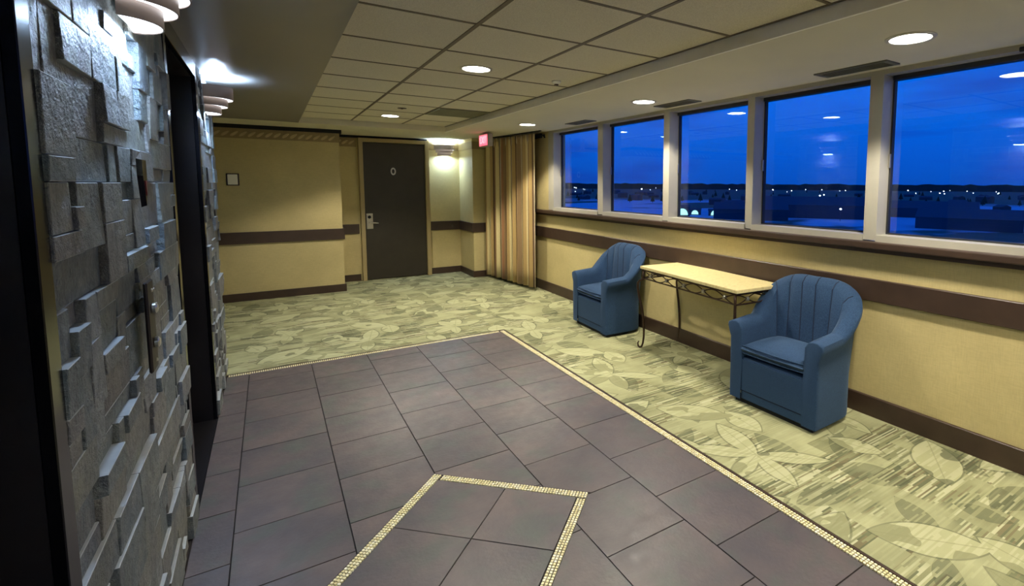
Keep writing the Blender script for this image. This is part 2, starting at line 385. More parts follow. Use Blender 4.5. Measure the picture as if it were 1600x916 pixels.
# ------------------------------------------------------------------ floor
floor = struct(box('floor', M_GROUT, -4.2, W+0.3, -3.2, 8.9, -0.2, -0.006))
cp = MB().box(1.948, W, -3.0, 4.862, -0.006, 0.004).box(-4.0, W, 4.862, 8.6, -0.006, 0.004)
cp.build('carpet', M_CARPET, floor)
eb = MB().box(1.936, 1.948, -3, 4.862, -0.006, 0.002).box(XP, 1.948, 4.850, 4.862, -0.006, 0.002)
eb.build('edge_strip', M_DARKWOOD, floor)
DC = (0.642, 2.003); DR = 0.580; BW = 0.0435   # diamond centre, outer half diagonal, border width
def clip(poly, nx, ny, c, keep_inside):
    out = []
    for i in range(len(poly)):
        a, b = poly[i], poly[(i+1) % len(poly)]
        da, db = a[0]*nx+a[1]*ny-c, b[0]*nx+b[1]*ny-c
        if not keep_inside: da, db = -da, -db
        if da <= 0: out.append(a)
        if (da < 0 < db) or (db < 0 < da):
            s_ = da/(da-db); out.append((a[0]+(b[0]-a[0])*s_, a[1]+(b[1]-a[1])*s_))
    return out
def area(p): return abs(sum(p[i][0]*p[(i+1) % len(p)][1]-p[(i+1) % len(p)][0]*p[i][1] for i in range(len(p))))/2
def outside_diamond(poly):
    q = 1/math.sqrt(2); R_ = (DR+0.004)*q; pieces = []; cur = poly
    for nx, ny in ((q, q), (q, -q), (-q, q), (-q, -q)):
        c = nx*DC[0]+ny*DC[1]+R_
        o = clip(cur, nx, ny, c, False)
        if len(o) > 2 and area(o) > 2e-4: pieces.append(o)
        cur = clip(cur, nx, ny, c, True)
        if len(cur) < 3: break
    return pieces, (len(cur) > 2 and area(cur) > 1e-4)
cols = [-0.335, -0.192, 0.228, 0.645, 1.061, 1.478, 1.886]; PY = 0.402
g = 0.0028
for i in range(6):
    ph = 2.195 if i % 2 else 2.395
    k0 = -5
    for k in range(-6, 8):
        y0 = ph+k*PY; y1 = min(y0+PY, 4.806)
        if y1-y0 < 0.02 or y1 < 0.2: continue
        poly = [(cols[i]+g, y0+g), (cols[i+1]-g, y0+g), (cols[i+1]-g, y1-g), (cols[i]+g, y1-g)]
        pcs, cut = outside_diamond(poly)
        mb = MB(); dz = random.uniform(-0.0005, 0.0005)
        if not cut: mb.prism(poly, -0.008, dz)
        else:
            if not pcs: continue
            for pc in pcs: mb.prism(pc, -0.008, dz)
        mb.build('tile', M_TILE, floor)
# tiles under foot behind the photograph's lower edge
MB().box(-0.335, 1.886, -3.0, -0.02, -0.008, 0).build('tile', M_TILE, floor)
# four diagonal tiles inside the diamond
q = 1/math.sqrt(2); hi = (DR*q-BW-0.001)
def dpt(a, b): return (DC[0]+(a-b)*q, DC[1]+(a+b)*q)
for sa in (0, 1):
    for sb in (0, 1):
        a0, a1 = (g, hi-g) if sa else (-hi+g, -g); b0, b1 = (g, hi-g) if sb else (-hi+g, -g)
        MB().prism([dpt(a0, b0), dpt(a1, b0), dpt(a1, b1), dpt(a0, b1)], -0.008, random.uniform(-.0005, .0005)).build('tile', M_TILE, floor)
def mosaic_run(mb, p0, p1, rows, s):
    p0, p1 = Vector(p0), Vector(p1); L = (p1-p0).length; d = (p1-p0)/L; n = Vector((-d.y, d.x)); k = int(L/s)
    for r in range(rows):
        for i in range(k):
            o = p0+d*(i*s)+n*(r*s); e = s-0.0034
            pts = [o+d*.0014+n*.0014, o+d*e+n*.0014, o+d*e+n*e, o+d*.0014+n*e]
            mb.prism([(p.x, p.y) for p in pts], -0.006, 0.001+random.uniform(-.0004, .0004))
s = 0.0145
mb = MB()
Ro = DR
corners = [(DC[0], DC[1]+Ro), (DC[0]-Ro, DC[1]), (DC[0], DC[1]-Ro), (DC[0]+Ro, DC[1])]
for i in range(4):
    a = Vector(corners[i]); b = Vector(corners[(i+1) % 4]); d = (b-a).normalized()
    mosaic_run(mb, a, b-d*BW, 3, s)
o = mb.build('mosaic_border', M_MOSAIC, floor, fix=False); o['kind'] = 'stuff'; o['label'] = 'cream mosaic border of the diamond inlay'
mb = MB()
mosaic_run(mb, (1.933, -1.0), (1.933, 4.85), 3, s)
mosaic_run(mb, (1.8895, 4.806), (XP, 4.806), 3, s) if False else None
mosaic_run(mb, (XP+0.01, 4.806), (1.889, 4.806), 3, s)
o = mb.build('mosaic_border', M_MOSAIC, floor, fix=False); o['kind'] = 'stuff'; o['label'] = 'cream mosaic strip along the carpet edge'

# ------------------------------------------------------------------ ceiling
ceil = struct(box('ceiling', M_CEIL, -4.2, W+0.3, -3.2, 8.9, ZG+0.02, ZG+0.25))
GX = [0.33, 0.895, 1.495, 2.06]; GY0 = 1.35; GP = 0.583; GYE = GY0+10*GP
box('soffit', M_CEIL, GX[3]+0.02, W+0.3, -3.0, 8.7, ZS, ZG+0.03, ceil)['label'] = 'plain plaster soffit along the windows'
box('soffit', M_CEIL, -4.0, GX[3]+0.02, GYE, 8.7, ZS, ZG+0.03, ceil)['label'] = 'plain plaster soffit at the door end'
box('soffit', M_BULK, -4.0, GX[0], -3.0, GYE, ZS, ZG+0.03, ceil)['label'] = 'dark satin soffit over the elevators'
# step along the grid field, whitened to stand in for light on its face
MB().box(GX[3]+0.004, GX[3]+0.0199, -3.0, GYE, ZS-0.003, ZG+0.015).build('step_trim', M_STEP, ceil)
for i in range(3):
    for k in range(-8, 10):
        y0 = GY0+k*GP
        if y0 < -3.0: y0 = -3.0
        y1 = GY0+(k+1)*GP
        if i == 2 and k == 7: continue
        box('ceiling_tile', M_CTILE, GX[i]+0.009, GX[i+1]-0.009, y0+0.009, y1-0.009, ZG-0.001, ZG+0.019, ceil)
for x in GX[1:3]: box('grid_bar', M_CBAR, x-0.011, x+0.011, -3, GYE, ZG-0.004, ZG+0.004, ceil)
box('grid_bar', M_CBAR, GX[3]-0.012, GX[3]+0.003, -3, GYE, ZG-0.004, ZG+0.004, ceil)
for k in range(-7, 10):
    box('grid_bar', M_CBAR, GX[0]+0.001, GX[3]-0.001, GY0+k*GP-0.010, GY0+k*GP+0.010, ZG-0.0035, ZG+0.0035, ceil)
# return air grille in the grid
t = empty('return_air_grille', ((GX[2]+GX[3])/2, GY0+7.5*GP, ZG-0.006))
tag(t, 'dark square return air grille in the ceiling grid near the exit door', 'vent')
hx, hy = 0.275, 0.285
MB().box(-hx, hx, -hy, hy, 0.004, 0.012).build('backing', M_VENTDARK, t)
mb = MB()
for a in (-1, 1): mb.box(min(a*hx, a*(hx-.02)), max(a*hx, a*(hx-.02)), -hy, hy, -0.004, 0.006).box(-hx+.02, hx-.02, min(a*hy, a*(hy-.02)), max(a*hy, a*(hy-.02)), -0.004, 0.006)
mb.build('frame', M_VENT, t)
sl = mk_mesh('slat', [(-hx+.02, -.008, .004), (hx-.02, -.008, .004), (hx-.02, .006, -.003), (-hx+.02, .006, -.003), (-hx+.02, -.006, .0055), (hx-.02, -.006, .0055), (hx-.02, .008, -.0015), (-hx+.02, .008, -.0015)],
             [(0, 1, 2, 3), (7, 6, 5, 4), (0, 4, 5, 1), (3, 2, 6, 7), (0, 3, 7, 4), (1, 5, 6, 2)], mats=[M_VENT])
for i in range(20): link('slat', sl, t, (0, -hy+0.035+i*0.0265, 0.001))
# linear vents in the window soffit
def vent(y, label):
    t = empty('ceiling_vent', (3.02, y, ZS)); tag(t, label, 'vent', 'long slotted vents in the window soffit')
    L, w = 0.235, 0.075
    mb = MB()
    for a in (-1, 1): mb.box(min(a*w, a*(w-.014)), max(a*w, a*(w-.014)), -L, L, -0.008, 0.001).box(-w+.014, w-.014, min(a*L, a*(L-.03)), max(a*L, a*(L-.03)), -0.008, 0.001)
    mb.build('frame', M_VENT, t)
    MB().box(-w+.01, w-.01, -L+.02, L-.02, -0.001, 0.003).build('backing', M_VENTDARK, t)
    for i in range(5):
        x = -w+.03+i*.0225; MB().box(x-.0035, x+.0035, -L+.03, L-.03, -0.007, -.001).build('slat', M_VENT, t)
vent(1.80, 'long slotted ceiling vent nearest the camera, above the wide mullion'); vent(3.45, 'long slotted ceiling vent above the middle windows'); vent(5.13, 'slotted ceiling vent farthest along the window soffit, near the curtain')

# downlights (lamp inside the builder)
def downlight(x, y, z, label, power=SPOT_W):
    t = empty('downlight', (x, y, z)); tag(t, label, 'ceiling light', 'round recessed downlights')
    prof = [(0.088, 0.001), (0.112, 0.001), (0.112, -0.004), (0.105, -0.008), (0.092, -0.007)]
    v = []; f = []; n = 40
    for r, zz in prof:
        for k in range(n): v.append((r*math.cos(2*PI*k/n), r*math.sin(2*PI*k/n), zz))
    for i in range(5):
        for k in range(n): f.append((i*n+k, i*n+(k+1) % n, ((i+1) % 5)*n+(k+1) % n, ((i+1) % 5)*n+k))
    MB().add(v, f).build('trim_ring', M_LENSRIM, t, smooth=True)
    MB().lathe([(0.091, -0.001), (0.090, -0.004), (0.06, -0.006), (0.02, -0.007)], 40).build('lens', M_LENS, t, smooth=True)
    ld = bpy.data.lights.new('downlight_lamp', 'SPOT'); ld.energy = power; ld.color = WARM; ld.spot_size = math.radians(126); ld.spot_blend = 0.32; ld.shadow_soft_size = 0.07
    lo = bpy.data.objects.new('lamp', ld); C.objects.link(lo); lo.parent = t; lo.location = (0, 0, -0.03)
downlight(1.215, 3.47, ZG, 'large round downlight in the middle of the tiled ceiling grid')
downlight(1.21, 6.42, ZG, 'small round downlight at the far end of the ceiling grid near the door')
downlight(2.615, 1.28, ZS, 'round downlight over the near armchair, largest in the window soffit')
downlight(2.72, 3.54, ZS, 'round downlight over the console table in the window soffit')
downlight(2.615, 5.70, ZS, 'round downlight in the window soffit before the curtain')
downlight(2.615, -0.9, ZS, 'round downlight in the window soffit behind the camera')
downlight(1.215, 0.5, ZG, 'round downlight in the ceiling grid above the camera', 46)
downlight(1.215, -2.0, ZG, 'round downlight in the ceiling grid behind the camera', 46)
# detectors
t = empty('smoke_detector', (1.86, 3.52, ZG)); tag(t, 'small pale round sensor with brown centre beside the big downlight', 'detector')
MB().lathe([(0.034, 0), (0.036, -0.008), (0.028, -0.02), (0.012, -0.026)], 24).build('housing', M_STEP, t, smooth=True)
MB().lathe([(0.016, -0.024), (0.016, -0.031), (0.012, -0.033)], 16).build('sensor', M_IRON, t, smooth=True)
t = empty('sprinkler', (1.195, 5.71, ZG)); tag(t, 'tiny brown sprinkler disc next to the far downlight', 'sprinkler')
MB().lathe([(0.045, 0), (0.045, -0.004), (0.04, -0.006)], 24).build('cover_plate', M_IRON, t, smooth=True)
MB().lathe([(0.012, -0.006), (0.010, -0.012)], 12).build('sprinkler_head', M_IRON, t)

# ------------------------------------------------------------------ right wall and windows
ZSILL, ZHEAD = 1.155, 2.19
YW0, YW1 = -3.0, 6.26
wr = struct(MB().box(W, W+0.25, -3.0, YB+0.8, -0.1, ZSILL-0.03).build('wall_right', M_WALL))
MB().box(W, W+0.25, YW1, YB+0.8, ZSILL-0.03, ZS+0.02).build('wall_panel', M_WALL, wr)
MB().box(W-0.006, W+0.2, YW0, YW1, ZHEAD, ZS+0.01).build('window_head', M_ALU, wr)
struct(box('baseboard_right', M_DARKWOOD, W-0.018, W+0.01, -3.0, 7.9, 0.0, 0.135, bevel=0.004))
struct(box('trim_1', M_DARKWOOD, W-0.026, W+0.01, -3.0, 7.9, 0.762, 0.905, bevel=0.004), 'dark brown chair rail under the windows')
sill = struct(MB().box(W-0.075, W+0.02, -3.0, 6.63, 1.105, 1.148).build('trim_2', M_DARKWOOD, bevel=0.008, seg=2), 'dark brown window sill board')
box('apron', M_DARKWOOD, W-0.045, W+0.01, -3.0, 6.60, 1.078, 1.105, sill)
# mullions: y range of each, and the openings between them
mul = [(6.11, 6.26), (4.891, 5.001), (3.728, 3.814), (2.706, 2.776), (1.700, 1.784), (0.66, 0.74), (-0.4, -0.32), (-1.5, -1.42), (-3.0, -2.7)]
XG = 3.305
for i in range(len(mul)-1):
    y1 = mul[i][0]; y0 = mul[i+1][1]
    wi = struct(empty('window_%d' % (i+1), (XG, (y0+y1)/2, ZSILL)))
    h = (y1-y0)/2; H_ = ZHEAD-ZSILL
    def part(nm, m, x0, x1, a, b, c, d, bev=0.0): return MB().box(x0, x1, a, b, c, d).build(nm, m, wi, bevel=bev)
    # mullion on the near (smaller y) side belongs to this window
    my0, my1 = mul[i+1]; cy = (y0+y1)/2
    part('mullion', M_ALU, W-0.012-XG, 0.03, my0-cy, my1-cy, 0, H_)
    part('frame', M_ALU, W-0.02-XG, 0.03, -h, h, -0.012, 0.034)
    part('frame', M_GASKET, -0.012, 0.018, -h, -h+0.016, 0.034, H_)
    part('frame', M_GASKET, -0.012, 0.018, h-0.012, h, 0.034, H_)
    part('frame', M_GASKET, -0.04, 0.018, -h+0.016, h-0.012, H_-0.028, H_)
    part('frame', M_GASKET, -0.012, 0.018, -h+0.016, h-0.012, 0.034, 0.044)
    gl = MB().box(-0.002, 0.002, -h+0.014, h-0.010, 0.04, H_-0.024).build('pane', M_GLASS, wi)
    part('latch', M_SILVER, -0.030, -0.014, h-0.013, h-0.002, 0.46, 0.55, 0.003)
    if i == 0: part('mullion', M_ALU, W-0.012-XG, 0.03, h, h+0.15, 0, H_)
# bracket at the right picture edge
t = MB().box(-0.03, 0.03, -0.012, 0.012, -0.045, 0).tube([(0, 0, -0.03), (-0.03, 0.02, -0.05), (-0.03, 0.05, -0.05)], 0.012, 8).build('curtain_bracket', M_PLINTH, loc=(3.10, 0.93, ZS))
tag(t, 'small black bracket under the soffit at the right edge above the window', 'bracket')

# ------------------------------------------------------------------ back walls
wb = struct(box('wall_back_left', M_WALL, -4.0, 0.82, YB, YB+0.2, 0, ZG))
struct(box('wall_alcove_left', M_WALL, 0.62, 0.82, YB+0.2, YD+0.1, 0, ZG))
wdr = struct(MB().box(0.6, 1.17, YD, YD+0.2, 0, ZG).box(2.13, 2.9, YD, YD+0.2, 0, ZG).box(1.17, 2.13, YD, YD+0.2, 2.13, ZG).box(1.17, 2.13, YD+0.15, YD+0.2, 0, 2.13).build('wall_back', M_WALL))
struct(MB().box(2.675, 3.3, YB+0.05, YD+0.1, 0, ZG).build('wall_back_right', M_WALL))
XR = 2.675; YR = YB+0.05
struct(MB().box(-4.0, 0.838, YB-0.018, YB+0.001, 0, 0.105).box(0.819, 0.838, YB, YD-0.018, 0, 0.105).box(0.838, 1.12, YD-0.018, YD+0.001, 0, 0.105).build('baseboard_back_left', M_DARKWOOD))
struct(MB().box(2.18, XR-0.018, YD-0.018, YD+0.001, 0, 0.105).box(XR-0.018, XR+0.001, YR-0.018, YD-0.0, 0, 0.105).box(XR+0.001, W-0.018, YR-0.018, YR+0.001, 0, 0.105).build('baseboard_back_right', M_DARKWOOD))
struct(MB().box(-4.0, 0.842, YB-0.022, YB+0.001, 0.733, 0.880).box(0.819, 0.842, YB, YD-0.022, 0.733, 0.880).box(0.842, 1.12, YD-0.022, YD+0.001, 0.733, 0.880).build('trim_3', M_DARKWOOD), 'dark brown chair rail on the far left wall')
struct(MB().box(2.18, XR-0.022, YD-0.022, YD+0.001, 0.733, 0.880).box(XR-0.022, XR+0.001, YR-0.022, YD-0.0, 0.733, 0.880).box(XR+0.001, W-0.026, YR-0.022, YR+0.001, 0.733, 0.880).build('trim_4', M_DARKWOOD), 'dark brown chair rail on the walls right of the door')
struct(MB().box(-4.0, 0.85, YB-0.03, YB+0.001, 2.172, ZS+0.002).box(0.819, 0.85, YB, YD-0.03, 2.172, ZS+0.002).box(0.85, 2.15, YD-0.03, YD+0.001, 2.185, ZS+0.002).build('trim_5', M_PLINTH), 'near black crown strip at the ceiling')
bd = struct(MB().box(-4.0, 0.826, YB-0.006, YB+0.001, 2.05, 2.172).box(0.819, 0.826, YB, YD-0.006, 2.05, 2.172).box(0.826, 1.12, YD-0.006, YD+0.001, 2.05, 2.185)
            .box(2.18, XR-0.006, YD-0.006, YD+0.001, 2.05, 2.17).box(XR-0.006, XR+0.001, YR-0.006, YD, 2.05, 2.17).box(XR, W, YR-0.006, YR+0.001, 2.05, 2.17).build('trim_6', M_BORDER), 'wallpaper border with slanted leaves')
def leafpiece():
    v = []; f = []; n = 10
    for k in range(n):
        a = 2*PI*k/n; x = 0.052*math.cos(a); z = 0.017*math.sin(a)*(1-0.25*math.cos(a))
        ca, sa = math.cos(0.62), math.sin(0.62); v.append((x*ca-z*sa, 0, x*sa+z*ca))
    v2 = [(p[0]*0.8, -0.006, p[2]*0.8) for p in v]
    return mk_mesh('border_leaf', v+v2, [tuple(range(n))[::-1], tuple(range(n, 2*n))]+[(i, (i+1) % n, (i+1) % n+n, i+n) for i in range(n)], mats=[M_ROPE])
LP = leafpiece()
x = -1.2
while x < 0.79: link('border_leaf', LP, bd, (x, YB-0.006, 2.105)); x += 0.088
for x in (0.88, 0.968, 1.056): link('border_leaf', LP, bd, (x, YD-0.006, 2.115))
struct(MB().box(XP-0.25, W, -3.2, -3.0, 0, ZG+0.1).build('wall_front', M_WALL))
struct(box('wall_left', M_WALL, -4.2, -4.0, 4.9, 8.1, 0, ZG))

# door
d = struct(empty('door_1', (1.645, YD-0.04, 0)))
box('slab', M_DOOR, -0.445, 0.455, 0.0, 0.045, 0.012, 2.125, d, bevel=0.003)
fr = MB().box(-0.505, -0.447, -0.045, 0.10, 0, 2.185).box(0.457, 0.52, -0.045, 0.10, 0, 2.185).box(-0.447, 0.457, -0.045, 0.10, 2.128, 2.185)
fr.build('door_frame', M_DOORFRAME, d, bevel=0.004)
# lock set
pl = box('lock_plate', M_SILVER, -0.43, -0.335, -0.016, 0.0, 0.80, 1.04, d, bevel=0.01, seg=2)
MB().lathe([(0.024, 0), (0.022, -0.012), (0.012, -0.02)], 20, (-0.385, -0.016, 0.985), 'y').build('card_reader', M_PLINTH, pl)
MB().lathe([(0.016, 0), (0.016, -0.045)], 16, (-0.375, -0.016, 0.90), 'y').tube([(-0.375, -0.055, 0.90), (-0.34, -0.06, 0.898), (-0.29, -0.058, 0.892), (-0.265, -0.055, 0.89)], [0.013, 0.012, 0.010, 0.008], 10).build('lever', M_SILVER, pl, smooth=True)
# oval zero mark
v = []; f = []; n = 32
for k in range(n):
    a = 2*PI*k/n; v += [(0.038*math.cos(a), 0, 0.058*math.sin(a)), (0.021*math.cos(a), 0, 0.036*math.sin(a)), (0.038*math.cos(a), -0.008, 0.058*math.sin(a)), (0.021*math.cos(a), -0.008, 0.036*math.sin(a))]
for k in range(n):
    a, b = 4*k, 4*((k+1) % n); f += [(a+2, b+2, b+3, a+3), (a, a+2, a+3, a+1)[:0] or (a, b, b+2, a+2), (a+1, a+3, b+3, b+1)]
MB().add(v, f).build('door_numeral', M_SILVER, d, loc=(-0.02, 0, 1.69))['label'] = 'silver oval 0 on the door'

# ------------------------------------------------------------------ stone piers and elevator openings
def stone_pier(name, y0, y1, seed, label):
    rr = random.Random(seed)
    pier = struct(box(name, M_MORTAR, -1.6, XP-0.028, y0, y1, 0, ZG))
    pier['label'] = label
    uy, uz = 0.045, 0.05; ny = int(round((y1-y0)/uy)); nz = int(math.ceil(ZS/uz)); uy = (y1-y0)/ny
    occ = [[False]*ny for _ in range(nz)]
    for iz in range(nz):
        for iy in range(ny):
            if occ[iz][iy]: continue
            h = rr.choices([1, 2, 3], [0.36, 0.44, 0.20] if iz > 26 else [0.45, 0.42, 0.13])[0]; w = rr.choices([2, 3, 4, 5, 6, 8, 10], [1, 2, 3, 3, 3, 2, 1])[0]
            while w > 1 and any(iy+k >= ny or occ[iz][iy+k] for k in range(w)): w -= 1
            while h > 1 and (iz+h > nz or any(occ[iz+j][iy+k] for j in range(h) for k in range(w))): h -= 1
            for j in range(h):
                for k in range(w): occ[iz+j][iy+k] = True
            a, b = y0+iy*uy+.0012, y0+(iy+w)*uy-.0012; c, d_ = iz*uz+.0012, min((iz+h)*uz-.0012, ZS-0.001)
            p = rr.choice([-0.015, -0.011, -0.007, -0.003, 0.0, 0.003, 0.006, 0.010]); e = 0.0015
            j4 = [p+rr.uniform(-.003, .003) for _ in range(4)]
            xb = XP-0.03
            v = [(xb, a, c), (xb, b, c), (xb, b, d_), (xb, a, d_),
                 (XP+j4[0]-e, a, c), (XP+j4[1]-e, b, c), (XP+j4[2]-e, b, d_), (XP+j4[3]-e, a, d_),
                 (XP+j4[0], a+e, c+e), (XP+j4[1], b-e, c+e), (XP+j4[2], b-e, d_-e), (XP+j4[3], a+e, d_-e)]
            f = [(8, 9, 10, 11), (4, 5, 9, 8), (5, 6, 10, 9), (6, 7, 11, 10), (7, 4, 8, 11), (0, 1, 5, 4), (1, 2, 6, 5), (2, 3, 7, 6), (3, 0, 4, 7)]
            link('stone', mk_mesh('stone', v, f, mats=[M_STONE, M_EDGELIT], fm=[0, 1, 0, 1, 0, 1, 0, 1, 0]), pier)
    return pier
FW = 0.062; FT = 0.001
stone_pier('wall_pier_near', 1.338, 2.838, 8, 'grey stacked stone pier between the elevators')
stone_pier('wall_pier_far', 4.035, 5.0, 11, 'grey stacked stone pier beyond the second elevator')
struct(box('wall_pier_behind', M_STONE, -1.6, XP, -3.0, 0.10, 0, ZG))
struct(box('wall_shaft', M_BLACKMETAL, -1.8, -1.6, -3.0, 5.0, 0, ZG))
struct(box('wall_corridor', M_WALL, -4.0, -1.6, 4.8, 5.0, 0, ZG))
def elevator(idx, y0, y1):
    t = struct(empty('door_%d' % idx, (XP, (y0+y1)/2, 0))); h = (y1-y0)/2; D = 0.62; HZ = 2.13
    for s_ in (-1, 1):
        a, b = sorted((s_*h, s_*(h+FW)))
        box('frame_jamb', M_FRAMEEDGE, -0.02, FT, a, b, 0, ZS-0.001, t, bevel=0.002)
        a, b = sorted((s_*(h+0.0), s_*(h+FW)))
        box('jamb_return', M_BLACKMETAL, -D, -0.02, a, b, 0, ZS-0.001, t)
    box('frame_head', M_FRAMEEDGE, -0.02, FT, -h, h, HZ, ZS-0.001, t, bevel=0.002)
    box('head_return', M_BLACKMETAL, -D, -0.02, -h, h, HZ, ZS-0.001, t)
    box('door_leaf', M_BLACKMETAL, -D+0.02, -D+0.06, -h, -0.002, 0.005, HZ, t)
    box('door_leaf', M_BLACKMETAL, -D+0.02, -D+0.06, 0.002, h, 0.005, HZ, t)
    box('threshold', M_BLACKMETAL, -D, -0.0, -h, h, -0.004, 0.003, t)
elevator(2, 0.16, 1.276); elevator(3, 2.90, 3.973)

# call plate and lantern on the near pier
t = empty('call_button_plate', (XP+0.016, 2.03, 0.93)); tag(t, 'narrow dark bronze elevator call plate with small silver buttons on the stone', 'button panel')
box('plate', simple('dark_plate', srgb(38, 28, 26), 0.5, metal=0.2), 0, 0.010, -0.045, 0.045, 0, 0.275, t, bevel=0.004)
for z in (0.085, 0.19): MB().lathe([(0.016, 0), (0.016, 0.008), (0.011, 0.012)], 20, (0.012, 0, z), 'x').build('button', M_SILVER, t, smooth=True)
for z in (0.03, 0.245): MB().lathe([(0.006, 0), (0.005, 0.003)], 12, (0.012, 0, z), 'x').build('screw', M_SILVER, t)
t = empty('hall_lantern', (XP+0.016, 2.06, 1.46)); tag(t, 'slim pointed elevator arrival lantern with dull red arrow on the stone', 'indicator light'); t.scale = (0.6, 0.62, 1.0)
mb = MB(); mb.add([(0, 0, -0.035), (0, -0.05, 0.06), (0, -0.05, 0.11), (0, 0.05, 0.11), (0, 0.05, 0.06), (0.022, 0, -0.03), (0.022, -0.046, 0.06), (0.022, -0.046, 0.106), (0.022, 0.046, 0.106), (0.022, 0.046, 0.06)],
       [(0, 1, 2, 3, 4), (5, 9, 8, 7, 6), (0, 5, 6, 1), (1, 6, 7, 2), (2, 7, 8, 3), (3, 8, 9, 4), (4, 9, 5, 0)]); mb.build('housing', M_FRAMEEDGE, t)
MB().add([(0.0225, 0, 0.0), (0.0225, -0.02, 0.045), (0.0225, 0.02, 0.045), (0.026, 0, 0.0), (0.026, -0.02, 0.045), (0.026, 0.02, 0.045)], [(0, 2, 1), (3, 4, 5), (0, 1, 4, 3), (1, 2, 5, 4), (2, 0, 3, 5)]).build('arrow', simple('red_lens', srgb(120, 26, 34), 0.3), t)

# ------------------------------------------------------------------ sconces
def make_sconce(name, loc, rz, label, up_power=None):
    """half-round tiered uplighter; wall plane at local x=0, projects to +x"""
    t = empty(name, loc, rz); tag(t, label, 'wall lamp', 'tiered half-round wall sconces')
    box('back_plate', M_SHADE, 0.0, 0.008, -0.09, 0.09, -0.07, 0.07, t)
    tiers = [(0.165, 0.158, 0.010, 0.092), (0.138, 0.126, -0.038, 0.020), (0.112, 0.088, -0.086, -0.028)]
    n = 28
    for ri, (ry, rx, z0, z1) in enumerate(tiers):
        v = []; f = []
        for th in (0, 0.004):
            for z in (z0, z1):
                for k in range(n+1):
                    a = -PI/2+PI*k/n; v.append(((rx-th)*math.cos(a), (ry-th)*math.sin(a), z))
        m_ = n+1
        for k in range(n):
            f += [(k, k+1, m_+k+1, m_+k), (2*m_+k, 3*m_+k, 3*m_+k+1, 2*m_+k+1), (k, 2*m_+k, 2*m_+k+1, k+1), (m_+k, m_+k+1, 3*m_+k+1, 3*m_+k)]
        sh = MB().add(v, f).build('shade', M_SHADE, t, smooth=True)
        v = [(0.004, 0, z0+0.003), (0.004, 0, z0+0.006)]
        for dz in (0.003, 0.006):
            for k in range(n+1):
                a = -PI/2+PI*k/n; v.append(((rx-.0045)*math.cos(a), (ry-.0045)*math.sin(a), z0+dz))
        f = []
        for k in range(n): f += [(0, 2+k+1, 2+k), (1, 2+m_+k, 2+m_+k+1), (2+k, 2+k+1, 2+m_+k+1, 2+m_+k)]
        MB().add(v, f).build('diffuser', M_DIFF, sh)
    for nm, dz, up, pw in (('lamp_up', 0.06, True, up_power or SCONCE_UP), ('lamp_down', -0.092, False, SCONCE_DOWN)):
        ld = bpy.data.lights.new(nm, 'AREA'); ld.shape = 'ELLIPSE'; ld.size = 0.08; ld.size_y = 0.2 if up else 0.16; ld.energy = pw; ld.color = COOL
        lo = bpy.data.objects.new(nm, ld); C.objects.link(lo); lo.parent = t; lo.location = (0.07 if up else 0.062, 0, dz); lo.rotation_euler = (PI, 0, 0) if up else (0, 0, 0)
    return t
make_sconce('wall_sconce', (XP+0.004, 2.11, 2.055), 0, 'tiered half-round wall sconce at the upper left on the near stone pier')
make_sconce('wall_sconce', (XP+0.004, 4.46, 2.055), 0, 'tiered half-round wall sconce on the far stone pier beside the second elevator')
make_sconce('wall_sconce', (2.43, YD, 2.045), -PI/2, 'tiered half-round wall sconce right of the dark door')

for yy in (-0.9,):  # unseen uplighters added behind the camera to brighten the ceiling
    make_sconce('wall_sconce', (XP+0.004, yy, 2.055), 0, 'unseen half-round wall sconce added on the pier behind the camera as ceiling fill', 26)
make_sconce('wall_sconce', (1.6, -3.0, 2.045), PI/2, 'unseen half-round wall sconce added on the wall behind the camera as ceiling fill', 40)  # second added fill sconce, out of view, strong upward lamp for the ceiling
# thermostat
t = empty('thermostat', (-0.362, YB, 1.465)); tag(t, 'small white square switch box with dark surround on the far left wall', 'thermostat')
box('surround', M_DARKWOOD, -0.066, 0.066, -0.012, 0, 0.0, 0.15, t, bevel=0.003)
box('cover', M_STEP, -0.05, 0.05, -0.035, -0.012, 0.012, 0.138, t, bevel=0.006, seg=2)

# exit sign
t = empty('exit_sign', (2.56, 6.97, ZS)); tag(t, 'box-shaped exit sign with glowing pink and red face by the curtain top', 'sign')
M_SIGNBOX = simple('exit_sign_housing', srgb(170, 160, 150), 0.5)
box('housing', M_SIGNBOX, -0.037, 0.037, -0.175, 0.175, -0.195, -0.022, t, bevel=0.004)
MB().lathe([(0.05, 0), (0.05, -0.012), (0.02, -0.024)], 20).build('canopy', M_SIGNBOX, t)
box('face', emit('exit_sign_pink_glow', (0.95, 0.07, 0.16), 0.95), -0.0395, -0.0372, -0.160, 0.160, -0.182, -0.035, t)
cu = bpy.data.curves.new('exit_text', 'FONT'); cu.body = 'EXIT'; cu.size = 0.135; cu.align_x = 'CENTER'; cu.align_y = 'CENTER'; cu.extrude = 0.001
to = bpy.data.objects.new('tmp', cu); C.objects.link(to); bpy.context.view_layer.update()
me = bpy.data.meshes.new_from_object(to.evaluated_get(bpy.context.evaluated_depsgraph_get())); bpy.data.objects.remove(to)
me.materials.clear(); me.materials.append(emit('exit_letters_glow', (1.0, 0.42, 0.5), 1.0))
link('lettering', me, t, (-0.0405, 0, -0.108), (PI/2, 0, -PI/2))

